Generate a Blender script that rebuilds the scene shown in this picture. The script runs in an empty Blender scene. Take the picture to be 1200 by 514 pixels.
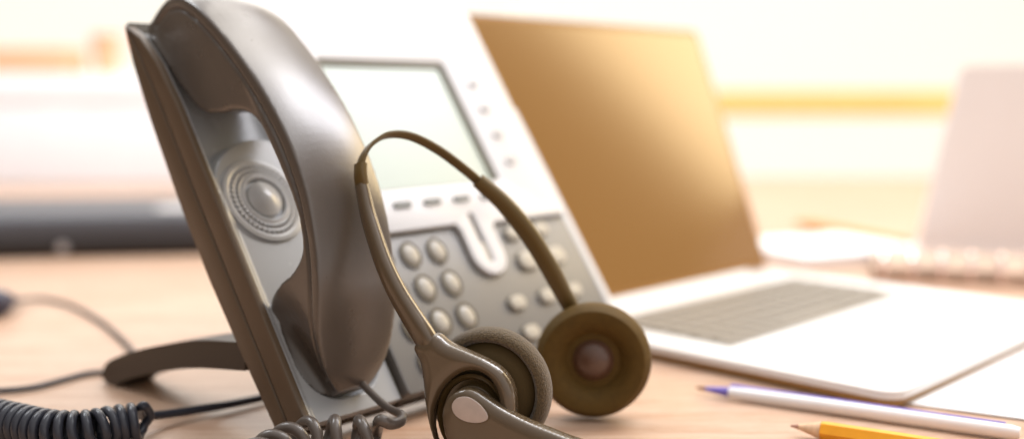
import bpy, bmesh, math, random
from mathutils import Vector, Matrix, noise
from mathutils.geometry import tessellate_polygon
random.seed(7)
S = bpy.context.scene
COL = S.collection
V = Vector

# ------------------------------------------------------------ camera
F_PX, CAM_H = 1250.0, 0.14
PITCH = math.atan((257 - 112) / F_PX)
cam_d = bpy.data.cameras.new('camera')
cam_d.sensor_width = 36
cam_d.lens = F_PX / 1200 * 36
cam_d.clip_start, cam_d.clip_end = 0.01, 50
cam_d.dof.use_dof = True
cam_d.dof.focus_distance = 0.405
cam_d.dof.aperture_fstop = 2.9
cam = bpy.data.objects.new('camera', cam_d)
COL.objects.link(cam)
cam.location = (0, 0, CAM_H)
cam.rotation_euler = (math.pi / 2 - PITCH, 0, 0)
S.camera = cam
S.view_settings.view_transform = 'Standard'
S.view_settings.look = 'None'
S.view_settings.exposure = -0.15
S.view_settings.gamma = 1

# ------------------------------------------------------------ light
W = bpy.data.worlds.new('World')
S.world = W
W.use_nodes = True
bg = W.node_tree.nodes['Background']
bg.inputs[0].default_value = (1.0, 0.965, 0.93, 1)
bg.inputs[1].default_value = 1.0
# world light shaped by direction: bright above and to the right, dim behind the viewer's left
_n = W.node_tree.nodes; _l = W.node_tree.links.new
_tc = _n.new('ShaderNodeTexCoord'); _dot = _n.new('ShaderNodeVectorMath'); _dot.operation = 'DOT_PRODUCT'
_dot.inputs[1].default_value = Vector((0.72, 0.12, 0.68)).normalized()
_rp = _n.new('ShaderNodeValToRGB'); _e = _rp.color_ramp.elements
_e[0].position = 0.30; _e[0].color = (0.20, 0.165, 0.13, 1)
_e[1].position = 0.85; _e[1].color = (1.15, 1.10, 1.07, 1)
_mr = _n.new('ShaderNodeMapRange'); _mr.inputs['From Min'].default_value = -1
_l(_tc.outputs['Generated'], _dot.inputs[0]); _l(_dot.outputs['Value'], _mr.inputs['Value'])
_l(_mr.outputs['Result'], _rp.inputs['Fac'])
# dark patch added to the world light, so the glossy laptop screen mirrors less
_d2 = _n.new('ShaderNodeVectorMath'); _d2.operation = 'DOT_PRODUCT'; _d2.inputs[1].default_value = Vector((0.87, 0.0, 0.44)).normalized()
_m2 = _n.new('ShaderNodeMapRange'); _m2.inputs['From Min'].default_value = 0.88; _m2.inputs['From Max'].default_value = 0.94
_m2.inputs['To Min'].default_value = 1.0; _m2.inputs['To Max'].default_value = 0.18
_mx = _n.new('ShaderNodeVectorMath'); _mx.operation = 'SCALE'
_l(_tc.outputs['Generated'], _d2.inputs[0]); _l(_d2.outputs['Value'], _m2.inputs['Value'])
_l(_rp.outputs['Color'], _mx.inputs[0]); _l(_m2.outputs['Result'], _mx.inputs['Scale']); _l(_mx.outputs['Vector'], bg.inputs[0])

def area(name, loc, target, size, power, color, sy=None):
    d = bpy.data.lights.new(name, 'AREA')
    d.shape = 'RECTANGLE'; d.size = size; d.size_y = sy or size
    d.energy = power; d.color = color
    o = bpy.data.objects.new(name, d); COL.objects.link(o)
    o.location = loc
    o.rotation_euler = (V(target) - V(loc)).to_track_quat('-Z', 'Y').to_euler()
    return o
area('ceiling_light', (0.5, 0.45, 1.3), (-0.02, 0.5, 0.05), 0.7, 4.5, (0.93, 0.95, 1.0))
area('handset_sheen_light', (0.66, 0.98, 1.16), (-0.04, 0.5, 0.13), 0.42, 11, (0.93, 0.93, 1.0), 0.62)  # unseen lamp added in the handset's mirror direction to give it a highlight
area('warm_fill_light', (1.7, 1.7, 1.1), (0.1, 0.6, 0.05), 1.0, 26, (1.0, 0.76, 0.42))  # unseen warm lamp added for the golden wash on the right
area('wall_fill_light', (0.3, 1.4, 2.0), (0.2, 2.6, 0.2), 1.4, 34, (1.0, 0.95, 0.88))  # added out of view to brighten the far wall
area('box_fill_light', (-0.9, 0.9, 1.3), (-0.6, 1.7, 0.0), 0.6, 15, (0.92, 0.96, 1.0))  # unseen lamp added to whiten the front of the box
area('back_light', (-0.5, 2.0, 1.3), (-0.1, 0.8, 0.0), 1.2, 15, (1.0, 0.97, 0.95))

# ------------------------------------------------------------ pixel -> point on a real surface
cp, sp = math.cos(PITCH), math.sin(PITCH)
CAM = V((0, 0, CAM_H))
def ray(px, py):
    x = (px - 600) / F_PX; y = (257 - py) / F_PX
    return V((x, cp + y * sp, -sp + y * cp))
def on_plane(px, py, o, n):
    r = ray(px, py); n = V(n)
    return CAM + r * ((V(o) - CAM).dot(n) / r.dot(n))
def desk(px, py, z=0.0): return on_plane(px, py, (0, 0, z), (0, 0, 1))
def dep(px, py, d):
    r = ray(px, py); return CAM + r * (d / r.y)

# ------------------------------------------------------------ materials
def mat(name, color, rough=0.5, spec=0.5, bump=0.0, bscale=400, mottle=0.0, mscale=30, emit=None, estr=0.0, coat=0.0, metal=0.0, rvar=0.0, sheen=0.0, crough=0.08):
    m = bpy.data.materials.new(name); m.use_nodes = True
    nt = m.node_tree; b = nt.nodes['Principled BSDF']
    b.inputs['Base Color'].default_value = (*color, 1)
    b.inputs['Roughness'].default_value = rough
    b.inputs['Specular IOR Level'].default_value = spec
    b.inputs['Coat Weight'].default_value = coat
    b.inputs['Coat Roughness'].default_value = crough
    b.inputs['Metallic'].default_value = metal
    b.inputs['Sheen Weight'].default_value = sheen
    tc = nt.nodes.new('ShaderNodeTexCoord')
    if mottle:
        n = nt.nodes.new('ShaderNodeTexNoise'); n.inputs['Scale'].default_value = mscale; n.inputs['Detail'].default_value = 4
        r = nt.nodes.new('ShaderNodeValToRGB')
        r.color_ramp.elements[0].position = 0.3; r.color_ramp.elements[1].position = 0.7
        r.color_ramp.elements[0].color = (*[c * (1 - mottle) for c in color], 1)
        r.color_ramp.elements[1].color = (*[min(1, c * (1 + mottle)) for c in color], 1)
        nt.links.new(tc.outputs['Object'], n.inputs['Vector'])
        nt.links.new(n.outputs['Fac'], r.inputs['Fac']); nt.links.new(r.outputs['Color'], b.inputs['Base Color'])
    if rvar:
        n = nt.nodes.new('ShaderNodeTexNoise'); n.inputs['Scale'].default_value = 60; n.inputs['Detail'].default_value = 5
        mr = nt.nodes.new('ShaderNodeMapRange')
        mr.inputs['To Min'].default_value = max(0.02, rough - rvar); mr.inputs['To Max'].default_value = rough + rvar
        nt.links.new(tc.outputs['Object'], n.inputs['Vector'])
        nt.links.new(n.outputs['Fac'], mr.inputs['Value']); nt.links.new(mr.outputs['Result'], b.inputs['Roughness'])
    if bump:
        n = nt.nodes.new('ShaderNodeTexNoise'); n.inputs['Scale'].default_value = bscale; n.inputs['Detail'].default_value = 3
        bp = nt.nodes.new('ShaderNodeBump'); bp.inputs['Strength'].default_value = bump; bp.inputs['Distance'].default_value = 0.001
        nt.links.new(tc.outputs['Object'], n.inputs['Vector'])
        nt.links.new(n.outputs['Fac'], bp.inputs['Height']); nt.links.new(bp.outputs['Normal'], b.inputs['Normal'])
    if emit:
        b.inputs['Emission Color'].default_value = (*emit, 1); b.inputs['Emission Strength'].default_value = estr
    return m

M = {
 'body': mat('phone_side_plastic', (0.105, 0.070, 0.042), 0.42, 0.45, bump=0.08, bscale=1500, rvar=0.08),
 'tray': mat('phone_tray_plastic', (0.38, 0.385, 0.39), 0.26, 0.55, rvar=0.07, bump=0.03, bscale=900),
 'grille': mat('speaker_grille_plastic', (0.46, 0.46, 0.46), 0.26, 0.6, rvar=0.08),
 'panel': mat('phone_panel_plastic', (0.62, 0.62, 0.64), 0.38, 0.5, rvar=0.08),
 'keypad': mat('phone_keypad_plastic', (0.17, 0.165, 0.16), 0.4, 0.5, rvar=0.08),
 'key': mat('phone_key_plastic', (0.38, 0.355, 0.31), 0.34, 0.5),
 'dark': mat('dark_gap', (0.10, 0.08, 0.05), 0.5, 0.3),
 'bezel': mat('display_border', (0.16, 0.14, 0.09), 0.4, 0.4),
 'lcd': mat('lcd_glass', (0.32, 0.36, 0.32), 0.3, 0.4, emit=(0.82, 0.92, 0.82), estr=0.28),
 'handset': mat('handset_plastic', (0.086, 0.067, 0.053), 0.30, 0.8, bump=0.06, bscale=1500, rvar=0.08, coat=0.3, crough=0.25),
 'foot': mat('foot_plastic', (0.05, 0.036, 0.026), 0.45, 0.4),
 'coil': mat('coil_rubber', (0.034, 0.037, 0.050), 0.3, 0.5, rvar=0.1, bump=0.05, bscale=900),
 'headset': mat('headset_plastic', (0.105, 0.072, 0.040), 0.22, 0.7, rvar=0.06, coat=0.3, bump=0.02, bscale=700),
 'headset_dark': mat('headset_dark_plastic', (0.075, 0.048, 0.018), 0.25, 0.6, coat=0.3, rvar=0.08),
 'band': mat('headband_plastic', (0.12, 0.075, 0.018), 0.4, 0.5),
 'foam': mat('foam', (0.10, 0.068, 0.034), 0.9, 0.25, bump=0.7, bscale=1600, mottle=0.35, mscale=1200, sheen=0.3),
 'foam_far': mat('leatherette', (0.10, 0.056, 0.010), 0.7, 0.25, bump=0.2, bscale=900, mottle=0.1, mscale=300),
 'inlay': mat('inlay_plastic', (0.50, 0.42, 0.38), 0.4, 0.4, mottle=0.06, mscale=300),
 'cupface': mat('ear_cup_matt', (0.06, 0.038, 0.013), 0.8, 0.2),
 'dome': mat('dome_fabric', (0.11, 0.055, 0.035), 0.28, 0.6),
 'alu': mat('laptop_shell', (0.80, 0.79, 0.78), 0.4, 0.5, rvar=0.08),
 'base_shade': mat('laptop_shade_brown', (0.34, 0.18, 0.05), 0.45, 0.5),  # shade along the laptop's lower edge put into the colour
 'keyboard': mat('keyboard_well', (0.32, 0.29, 0.25), 0.5, 0.4),
 'keycap': mat('keycap', (0.27, 0.24, 0.20), 0.5, 0.4),
 'screen': mat('laptop_screen_flare_glow', (0.05, 0.025, 0.01), 0.16, 0.5, emit=(0.45, 0.205, 0.040), estr=0.72),  # emission stands in for warm reflection and flare on dark glass
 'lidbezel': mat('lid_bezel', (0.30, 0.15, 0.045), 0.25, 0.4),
 'lidrim': mat('lid_rim', (0.42, 0.36, 0.33), 0.4, 0.4),
 'paper': mat('paper', (0.86, 0.86, 0.88), 0.8, 0.2, bump=0.05, bscale=300),
 'penwhite': mat('pen_barrel', (0.85, 0.84, 0.85), 0.3, 0.5),
 'violet': mat('pen_violet', (0.16, 0.12, 0.50), 0.35, 0.5),
 'brown': mat('brown_tip', (0.30, 0.13, 0.06), 0.5, 0.4),
 'orange': mat('pencil_paint', (0.95, 0.40, 0.02), 0.3, 0.5, mottle=0.08, mscale=80),
 'wood_cone': mat('pencil_wood', (0.75, 0.50, 0.32), 0.7, 0.3, mottle=0.15, mscale=200),
 'lead': mat('pencil_lead', (0.38, 0.17, 0.11), 0.4, 0.5),
 'device': mat('device_case', (0.07, 0.07, 0.08), 0.55, 0.4, rvar=0.1, bump=0.1, bscale=200),
 'device_front': mat('device_front', (0.022, 0.018, 0.018), 0.5, 0.4),
 'silver': mat('silver', (0.45, 0.43, 0.43), 0.3, 0.6, metal=0.4),
 'cable': mat('thin_cable_rubber', (0.05, 0.045, 0.05), 0.4, 0.5),
 'plug': mat('plug_plastic', (0.03, 0.03, 0.06), 0.4, 0.5),
 'box': mat('white_card', (0.88, 0.90, 0.95), 0.7, 0.2, mottle=0.04, mscale=6),
 'folder_orange': mat('orange_card', (0.95, 0.44, 0.27), 0.7, 0.2),
 'pink': mat('pale_pink_card', (0.95, 0.89, 0.87), 0.7, 0.2, mottle=0.03, mscale=6),
 'notebook': mat('brown_cover', (0.50, 0.36, 0.27), 0.5, 0.4, mottle=0.3, mscale=60),
 'ring': mat('shiny_ring', (0.95, 0.82, 0.82), 0.12, 0.8, metal=0.9),
 'amber': mat('amber_pen', (0.60, 0.26, 0.03), 0.3, 0.5),
 'rail': mat('yellow_wood', (0.90, 0.60, 0.22), 0.5, 0.3, mottle=0.12, mscale=4),
 'wall': mat('wall_paint', (0.88, 0.84, 0.74), 0.9, 0.2, bump=0.05, bscale=80),
 'winframe': mat('window_frame_paint', (0.95, 0.92, 0.85), 0.6, 0.3),
 'pane': mat('bright_pane', (0.25, 0.25, 0.25), 0.6, 0.2, emit=(1.0, 0.93, 0.80), estr=0.95),
}
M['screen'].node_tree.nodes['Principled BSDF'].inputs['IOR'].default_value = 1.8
# desk wood: light pinkish beech with streaky grain
def wood():
    m = bpy.data.materials.new('desk_wood'); m.use_nodes = True
    nt = m.node_tree; b = nt.nodes['Principled BSDF']; L = nt.links.new
    tc = nt.nodes.new('ShaderNodeTexCoord')
    mp = nt.nodes.new('ShaderNodeMapping'); mp.inputs['Scale'].default_value = (1.6, 26, 1); mp.inputs['Rotation'].default_value = (0, 0, math.radians(-9))
    n = nt.nodes.new('ShaderNodeTexNoise'); n.inputs['Scale'].default_value = 3.2; n.inputs['Detail'].default_value = 7; n.inputs['Roughness'].default_value = 1.0
    n.inputs['Distortion'].default_value = 0.4
    r = nt.nodes.new('ShaderNodeValToRGB'); e = r.color_ramp.elements
    e[0].position = 0.36; e[0].color = (0.40, 0.195, 0.11, 1)
    e[1].position = 0.63; e[1].color = (0.70, 0.52, 0.40, 1)
    x = r.color_ramp.elements.new(0.47); x.color = (0.60, 0.385, 0.26, 1)
    mp2 = nt.nodes.new('ShaderNodeMapping'); mp2.inputs['Scale'].default_value = (9, 420, 1); mp2.inputs['Rotation'].default_value = (0, 0, math.radians(-9))
    n2 = nt.nodes.new('ShaderNodeTexNoise'); n2.inputs['Scale'].default_value = 2.0; n2.inputs['Detail'].default_value = 3
    mx = nt.nodes.new('ShaderNodeMixRGB'); mx.blend_type = 'MULTIPLY'; mx.inputs[0].default_value = 0.35
    L(tc.outputs['Object'], mp.inputs['Vector']); L(mp.outputs['Vector'], n.inputs['Vector'])
    L(tc.outputs['Object'], mp2.inputs['Vector']); L(mp2.outputs['Vector'], n2.inputs['Vector'])
    L(n.outputs['Fac'], r.inputs['Fac']); L(r.outputs['Color'], mx.inputs[1]); L(n2.outputs['Fac'], mx.inputs[2])
    L(mx.outputs['Color'], b.inputs['Base Color'])
    bp = nt.nodes.new('ShaderNodeBump'); bp.inputs['Strength'].default_value = 0.15; bp.inputs['Distance'].default_value = 0.0005
    L(n2.outputs['Fac'], bp.inputs['Height']); L(bp.outputs['Normal'], b.inputs['Normal'])
    b.inputs['Roughness'].default_value = 0.36; b.inputs['Specular IOR Level'].default_value = 0.55
    return m
M['desk'] = wood()

# ------------------------------------------------------------ helpers
def obj(name, bm, m, parent=None, smooth=True, ang=40):
    me = bpy.data.meshes.new(name)
    bmesh.ops.recalc_face_normals(bm, faces=bm.faces)
    bm.to_mesh(me); bm.free()
    o = bpy.data.objects.new(name, me); COL.objects.link(o)
    if m: me.materials.append(m)
    if parent: o.parent = parent
    if smooth:
        me.shade_smooth()
        me.set_sharp_from_angle(angle=math.radians(ang))
    return o

def bake(o, mods, ang=None):
    """apply a list of (type, settings) modifiers and keep the resulting mesh"""
    for t, st in mods:
        md = o.modifiers.new(t, t)
        for k, v in st.items(): setattr(md, k, v)
    bpy.context.view_layer.update()
    dg = bpy.context.evaluated_depsgraph_get()
    me = bpy.data.meshes.new_from_object(o.evaluated_get(dg), depsgraph=dg)
    old = o.data; mats = [m for m in old.materials]
    o.modifiers.clear(); o.data = me; me.name = old.name
    if not me.materials:
        for m in mats: me.materials.append(m)
    me.shade_smooth()
    if ang: me.set_sharp_from_angle(angle=math.radians(ang))
    return o

def thing(name, label, cat, loc=(0, 0, 0), mtx=None, group=None):
    o = bpy.data.objects.new(name, None); COL.objects.link(o)
    o.empty_display_size = 0.02
    if mtx is not None: o.matrix_world = mtx
    else: o.location = loc
    return tag(o, label, cat, group)
def tag(o, label, cat, group=None):
    o['label'] = label; o['category'] = cat
    if group: o['group'] = group
    return o

def box_bm(x0, x1, y0, y1, z0, z1, bev=0.0, seg=3):
    bm = bmesh.new()
    bmesh.ops.create_cube(bm, size=1)
    for v in bm.verts:
        v.co = V((x0 + (v.co.x + .5) * (x1 - x0), y0 + (v.co.y + .5) * (y1 - y0), z0 + (v.co.z + .5) * (z1 - z0)))
    if bev: bmesh.ops.bevel(bm, geom=bm.edges[:], offset=bev, segments=seg, profile=0.5, affect='EDGES')
    return bm

def smooth_closed(pts, n=6):
    out = []; N = len(pts)
    for i in range(N):
        p0, p1, p2, p3 = [V(pts[(i + k - 1) % N]) for k in range(4)]
        for j in range(n):
            t = j / n
            out.append(0.5 * ((2 * p1) + (-p0 + p2) * t + (2 * p0 - 5 * p1 + 4 * p2 - p3) * t * t + (-p0 + 3 * p1 - 3 * p2 + p3) * t ** 3))
    return out
def smooth_open(pts, n=8):
    P = [V(p) for p in pts]; P = [P[0] * 2 - P[1]] + P + [P[-1] * 2 - P[-2]]
    out = []
    for i in range(1, len(P) - 2):
        p0, p1, p2, p3 = P[i - 1:i + 3]
        for j in range(n):
            t = j / n
            out.append(0.5 * ((2 * p1) + (-p0 + p2) * t + (2 * p0 - 5 * p1 + 4 * p2 - p3) * t * t + (-p0 + 3 * p1 - 3 * p2 + p3) * t ** 3))
    out.append(P[-2]); return out

def rrect(x0, x1, y0, y1, r, n=5):
    out = []
    for cx, cy, a in ((x1 - r, y0 + r, -90), (x1 - r, y1 - r, 0), (x0 + r, y1 - r, 90), (x0 + r, y0 + r, 180)):
        for i in range(n + 1):
            t = math.radians(a + 90 * i / n); out.append((cx + r * math.cos(t), cy + r * math.sin(t)))
    return out

def plate_bm(outline, z0, z1, holes=()):
    """flat plate with holes, xy outline, between z0 and z1"""
    bm = bmesh.new()
    for loop in [outline] + list(holes):
        vs = [bm.verts.new((p[0], p[1], z0)) for p in loop]
        for i in range(len(vs)): bm.edges.new((vs[i], vs[(i + 1) % len(vs)]))
    bmesh.ops.triangle_fill(bm, use_beauty=True, use_dissolve=False, edges=bm.edges[:])
    r = bmesh.ops.extrude_face_region(bm, geom=bm.faces[:])
    for v in r['geom']:
        if isinstance(v, bmesh.types.BMVert): v.co.z = z1
    return bm

def lathe_bm(prof, n=64, M_=None):
    bm = bmesh.new(); rings = []
    for r, z in prof:
        if r < 1e-6: rings.append([bm.verts.new((0, 0, z))])
        else: rings.append([bm.verts.new((r * math.cos(2 * math.pi * i / n), r * math.sin(2 * math.pi * i / n), z)) for i in range(n)])
    for a, b in zip(rings, rings[1:]):
        for i in range(n):
            j = (i + 1) % n
            f = [a[i % len(a)], a[j % len(a)], b[j % len(b)], b[i % len(b)]]
            f = list(dict.fromkeys(f))
            if len(f) > 2: bm.faces.new(f)
    if M_: bm.transform(M_)
    return bm

def sweep_bm(path, ra, rb, wdir, n=16, sq=1.0):
    """elliptic section swept along path; ra (along wdir) and rb given as lists of radii"""
    bm = bmesh.new(); rings = []; N = len(path)
    def lerp(a, t):
        x = t * (len(a) - 1); i = min(int(x), len(a) - 2) if len(a) > 1 else 0
        return a[0] if len(a) == 1 else a[i] + (a[i + 1] - a[i]) * (x - i)
    for i, p in enumerate(path):
        T = (path[min(i + 1, N - 1)] - path[max(i - 1, 0)]).normalized()
        w = V(wdir); w = (w - T * w.dot(T)).normalized(); q = T.cross(w)
        a, b = lerp(ra, i / (N - 1)), lerp(rb, i / (N - 1))
        ring = []
        for j in range(n):
            t = 2 * math.pi * j / n; c, s = math.cos(t), math.sin(t)
            c = math.copysign(abs(c) ** sq, c); s = math.copysign(abs(s) ** sq, s)
            ring.append(bm.verts.new(p + w * a * c + q * b * s))
        rings.append(ring)
    for a, b in zip(rings, rings[1:]):
        for j in range(n): bm.faces.new((a[j], a[(j + 1) % n], b[(j + 1) % n], b[j]))
    bm.faces.new(rings[0]); bm.faces.new(rings[-1][::-1])
    return bm

def tube_bm(path, r, n=12):
    """round tube with parallel-transported frame"""
    bm = bmesh.new(); rings = []; N = len(path); up = None
    for i, p in enumerate(path):
        T = (path[min(i + 1, N - 1)] - path[max(i - 1, 0)]).normalized()
        if up is None:
            up = V((0, 0, 1)) if abs(T.z) < 0.9 else V((1, 0, 0))
        up = (up - T * up.dot(T)).normalized(); q = T.cross(up)
        rr = r(i / (N - 1)) if callable(r) else r
        rings.append([bm.verts.new(p + (up * math.cos(2 * math.pi * j / n) + q * math.sin(2 * math.pi * j / n)) * rr) for j in range(n)])
    for a, b in zip(rings, rings[1:]):
        for j in range(n): bm.faces.new((a[j], a[(j + 1) % n], b[(j + 1) % n], b[j]))
    bm.faces.new(rings[0]); bm.faces.new(rings[-1][::-1])
    return bm

def bez(a, b, c, d, n=16):
    return [a * (1 - t) ** 3 + b * 3 * t * (1 - t) ** 2 + c * 3 * t * t * (1 - t) + d * t ** 3 for t in [i / n for i in range(n + 1)]]
def inflate(o, loops, D, h, zmid, inv):
    """crown the front of a remeshed plate: height grows with the distance from its outline"""
    import numpy as np
    seg = []
    for L in loops:
        L = np.array([(p[0], p[1]) for p in L]); seg.append(np.stack([L, np.roll(L, -1, 0)], 1))
    seg = np.concatenate(seg); A, B = seg[:, 0], seg[:, 1]; AB = B - A; ll = (AB ** 2).sum(1)
    fwd = inv.inverted()
    for v in o.data.vertices:
        p = inv @ v.co
        if p.z < zmid: continue
        q = np.array((p.x, p.y)); t = np.clip(((q - A) * AB).sum(1) / ll, 0, 1)
        d = math.sqrt((((A + AB * t[:, None]) - q) ** 2).sum(1).min()); x = min(1, d / D)
        p.z += h * math.sqrt(max(0, 1 - (1 - x) ** 2)) - h * 0.35
        v.co = fwd @ p
    o.data.update()
def frame(o, X, Y, Z):
    m = Matrix((V(X).to_4d(), V(Y).to_4d(), V(Z).to_4d(), V(o).to_4d())).transposed()
    for i in range(3): m[3][i] = 0
    m[3][3] = 1
    return m

# ============================================================ SETTING
def structure(name, bm, m):
    o = obj(name, bm, m); o['kind'] = 'structure'; return o
structure('desk_top', box_bm(-2.2, 2.2, -0.25, 1.85, -0.03, 0.0, 0.002), M['desk'])
structure('wall', box_bm(-3.5, 3.5, 2.9, 3.0, -1.0, 2.6), M['wall'])
structure('floor', box_bm(-3.5, 3.5, -1.5, 3.0, -0.80, -0.76), M['wall'])

# window glowing with daylight, sunlit wooden rail beneath it
win = thing('window', 'wide bright window on the far wall, blurred to white and cream', 'window', (0, 2.89, 0.16))
x0, x1, z0, z1 = -2.6, 2.6, -0.70, 1.3
obj('window_frame', plate_bm([(x0, z0), (x1, z0), (x1, z1), (x0, z1)], 0, 0.05,
    [[(x0 + .05, z0 + .04), (-.02, z0 + .04), (-.02, z1 - .05), (x0 + .05, z1 - .05)], [(.03, z0 + .04), (x1 - .05, z0 + .04), (x1 - .05, z1 - .05), (.03, z1 - .05)]]), M['winframe'], win)
for c in win.children: c.matrix_local = Matrix.Rotation(math.pi / 2, 4, 'X')
for a, b in ((x0 + .04, -.01), (.02, x1 - .04)):
    obj('pane', box_bm(a, b, -0.022, -0.014, z0 + .03, z1 - .04), M['pane'], win)
rl = obj('wooden_rail', box_bm(0.36, 1.12, 2.42, 2.48, 0.092, 0.152, 0.004), M['rail'])
tag(rl, 'sunlit yellow wooden rail of a chair blurred behind the laptop', 'rail')
for xx in (0.45, 1.02):
    obj('rail_post', box_bm(xx - .015, xx + .015, 2.435, 2.465, -0.76, 0.091, 0.003), M['winframe'], rl)

# ============================================================ DESK PHONE
TH, TI = math.radians(41), math.radians(56)
w = V((math.sin(TH), math.cos(TH), 0)); b_ = V((-math.cos(TH), math.sin(TH), 0))
u = b_ * math.cos(TI) + V((0, 0, math.sin(TI))); n_ = -b_ * math.sin(TI) + V((0, 0, math.cos(TI)))
PO = desk(358, 499, 0.012)
K = 0.914                                            # measured sizes are for the desk plane; the rim stands 12 mm above it
PM = frame(PO, w, u, n_)
phone = thing('desk_phone', 'grey and white office desk phone tilted up on its rear foot', 'phone', mtx=PM)
def pobj(name, bm, m, parent=None, root=phone, ang=40):
    bm.transform(Matrix.Scale(K, 4))
    return obj(name, bm, m, parent or root, ang=ang)

# chassis: side profile in (v, k) swept across s
prof = [(0.2209, -0.0150), (0.2145, -0.0172), (0.200, -0.0205), (0.171, -0.0240), (0.125, -0.0267), (0.084, -0.0269), (0.043, -0.0245), (0.004, -0.0213), (0.0, -0.019),
        (0.0, -0.002), (0.002, 0.0), (0.10, 0.0), (0.165, -0.0005), (0.19, -0.0030), (0.208, -0.0080), (0.2185, -0.0135)]
def chassis(prof, s0, s1, bev):
    bm = bmesh.new()
    a = [bm.verts.new((s0, v, k)) for v, k in prof]; c = [bm.verts.new((s1, v, k)) for v, k in prof]
    bm.faces.new(a); bm.faces.new(c[::-1])
    for i in range(len(a)):
        j = (i + 1) % len(a); bm.faces.new((a[i], a[j], c[j], c[i]))
    bmesh.ops.recalc_face_normals(bm, faces=bm.faces)
    if bev:
        es = [e for e in bm.edges if (abs(e.verts[0].co.x - s0) < 1e-6 and abs(e.verts[1].co.x - s0) < 1e-6) or (abs(e.verts[0].co.x - s1) < 1e-6 and abs(e.verts[1].co.x - s1) < 1e-6)]
        bmesh.ops.bevel(bm, geom=es, offset=bev, segments=3, profile=0.5, affect='EDGES')
    return bm
def clampk(prof, lo, hi):
    return [(v, min(max(k, lo), hi)) for v, k in prof]
# lower shell (behind the groove line) and front shell (rim), with a thin gap between
back_prof = [(0.2209, -0.0152), (0.2145, -0.0172), (0.200, -0.0205), (0.171, -0.0240), (0.125, -0.0267), (0.084, -0.0269), (0.043, -0.0245), (0.004, -0.0213), (0.0, -0.019),
             (0.0, -0.0121), (0.06, -0.0125), (0.12, -0.0128), (0.17, -0.0120), (0.20, -0.0128), (0.212, -0.0145)]
pobj('back_shell', chassis(back_prof, 0.0, 0.233, 0.0012), M['body'])
frontp = [(0.2200, -0.0148), (0.211, -0.0138), (0.20, -0.0122), (0.17, -0.0113), (0.12, -0.0121), (0.06, -0.0118), (0.0005, -0.0114),
          (0.0005, -0.001), (0.0015, 0.0), (0.10, 0.0), (0.165, -0.0003), (0.19, -0.0024), (0.208, -0.0075), (0.2185, -0.0135)]
# front shell = near rim wall, top cap and bottom lip round the handset tray
def rimprof(s0, s1, bev): return chassis(frontp, s0, s1, bev)
pobj('side_rim', rimprof(0.0003, 0.0045, 0.0009), M['body'])
pobj('groove', chassis(clampk(back_prof, -0.0135, -0.0108), 0.0012, 0.2318, 0), M['dark'])

# handset tray: height field with ear well, mouth well
def tray():
    bm = bmesh.new(); s0, s1, v0, v1 = 0.0040, 0.0575, 0.0006, 0.2155; ns, nv = 80, 300
    def sst(x): x = max(0, min(1, x)); return x * x * (3 - 2 * x)
    def top(v):
        for (a, ka), (b, kb) in zip(((0, 0), (.165, -.0003), (.19, -.0024), (.208, -.0075), (.22, -.0145)), ((.165, -.0003), (.19, -.0024), (.208, -.0075), (.22, -.0145), (1, -.02))):
            if a <= v <= b: return ka + (kb - ka) * (v - a) / (b - a)
        return 0
    def h(s, v):
        k = top(v) - 0.0022 * sst((s - s0) / 0.004)
        d = math.hypot(s - 0.0370, v - 0.1120)
        if v > 0.115: k -= 0.0080 * sst((d - 0.0325) / 0.0022) * sst((s - 0.0052) / 0.002) * sst((0.0565 - s) / 0.002) * sst((0.211 - v) / 0.004) * sst((v - 0.115) / 0.006)
        d = ((abs(s - 0.032) / 0.0235) ** 2.6 + (abs(v - 0.036) / 0.0285) ** 2.6) ** (1 / 2.6)
        k -= 0.0105 * sst((1.0 - d) / 0.12)
        d = math.hypot(s - 0.0265, v - 0.1105)
        k += 0.0006 * sst((0.0225 - d) / 0.001)
        return max(k, -0.0215)
    g = [[bm.verts.new((s0 + (s1 - s0) * i / ns, v0 + (v1 - v0) * j / nv, h(s0 + (s1 - s0) * i / ns, v0 + (v1 - v0) * j / nv))) for j in range(nv + 1)] for i in range(ns + 1)]
    for i in range(ns):
        for j in range(nv): bm.faces.new((g[i][j], g[i + 1][j], g[i + 1][j + 1], g[i][j + 1]))
    # skirt so that the tray is solid
    r = bmesh.ops.extrude_edge_only(bm, edges=[e for e in bm.edges if e.is_boundary])
    vs = [x for x in r['geom'] if isinstance(x, bmesh.types.BMVert)]
    for x in vs: x.co.z = min(x.co.z - 0.001, -0.0115) if x.co.y < .2 else x.co.z - .002
    bmesh.ops.contextual_create(bm, geom=[e for e in bm.edges if e.is_boundary])
    return bm
tr = pobj('handset_tray', tray(), M['tray'], ang=60)
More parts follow.
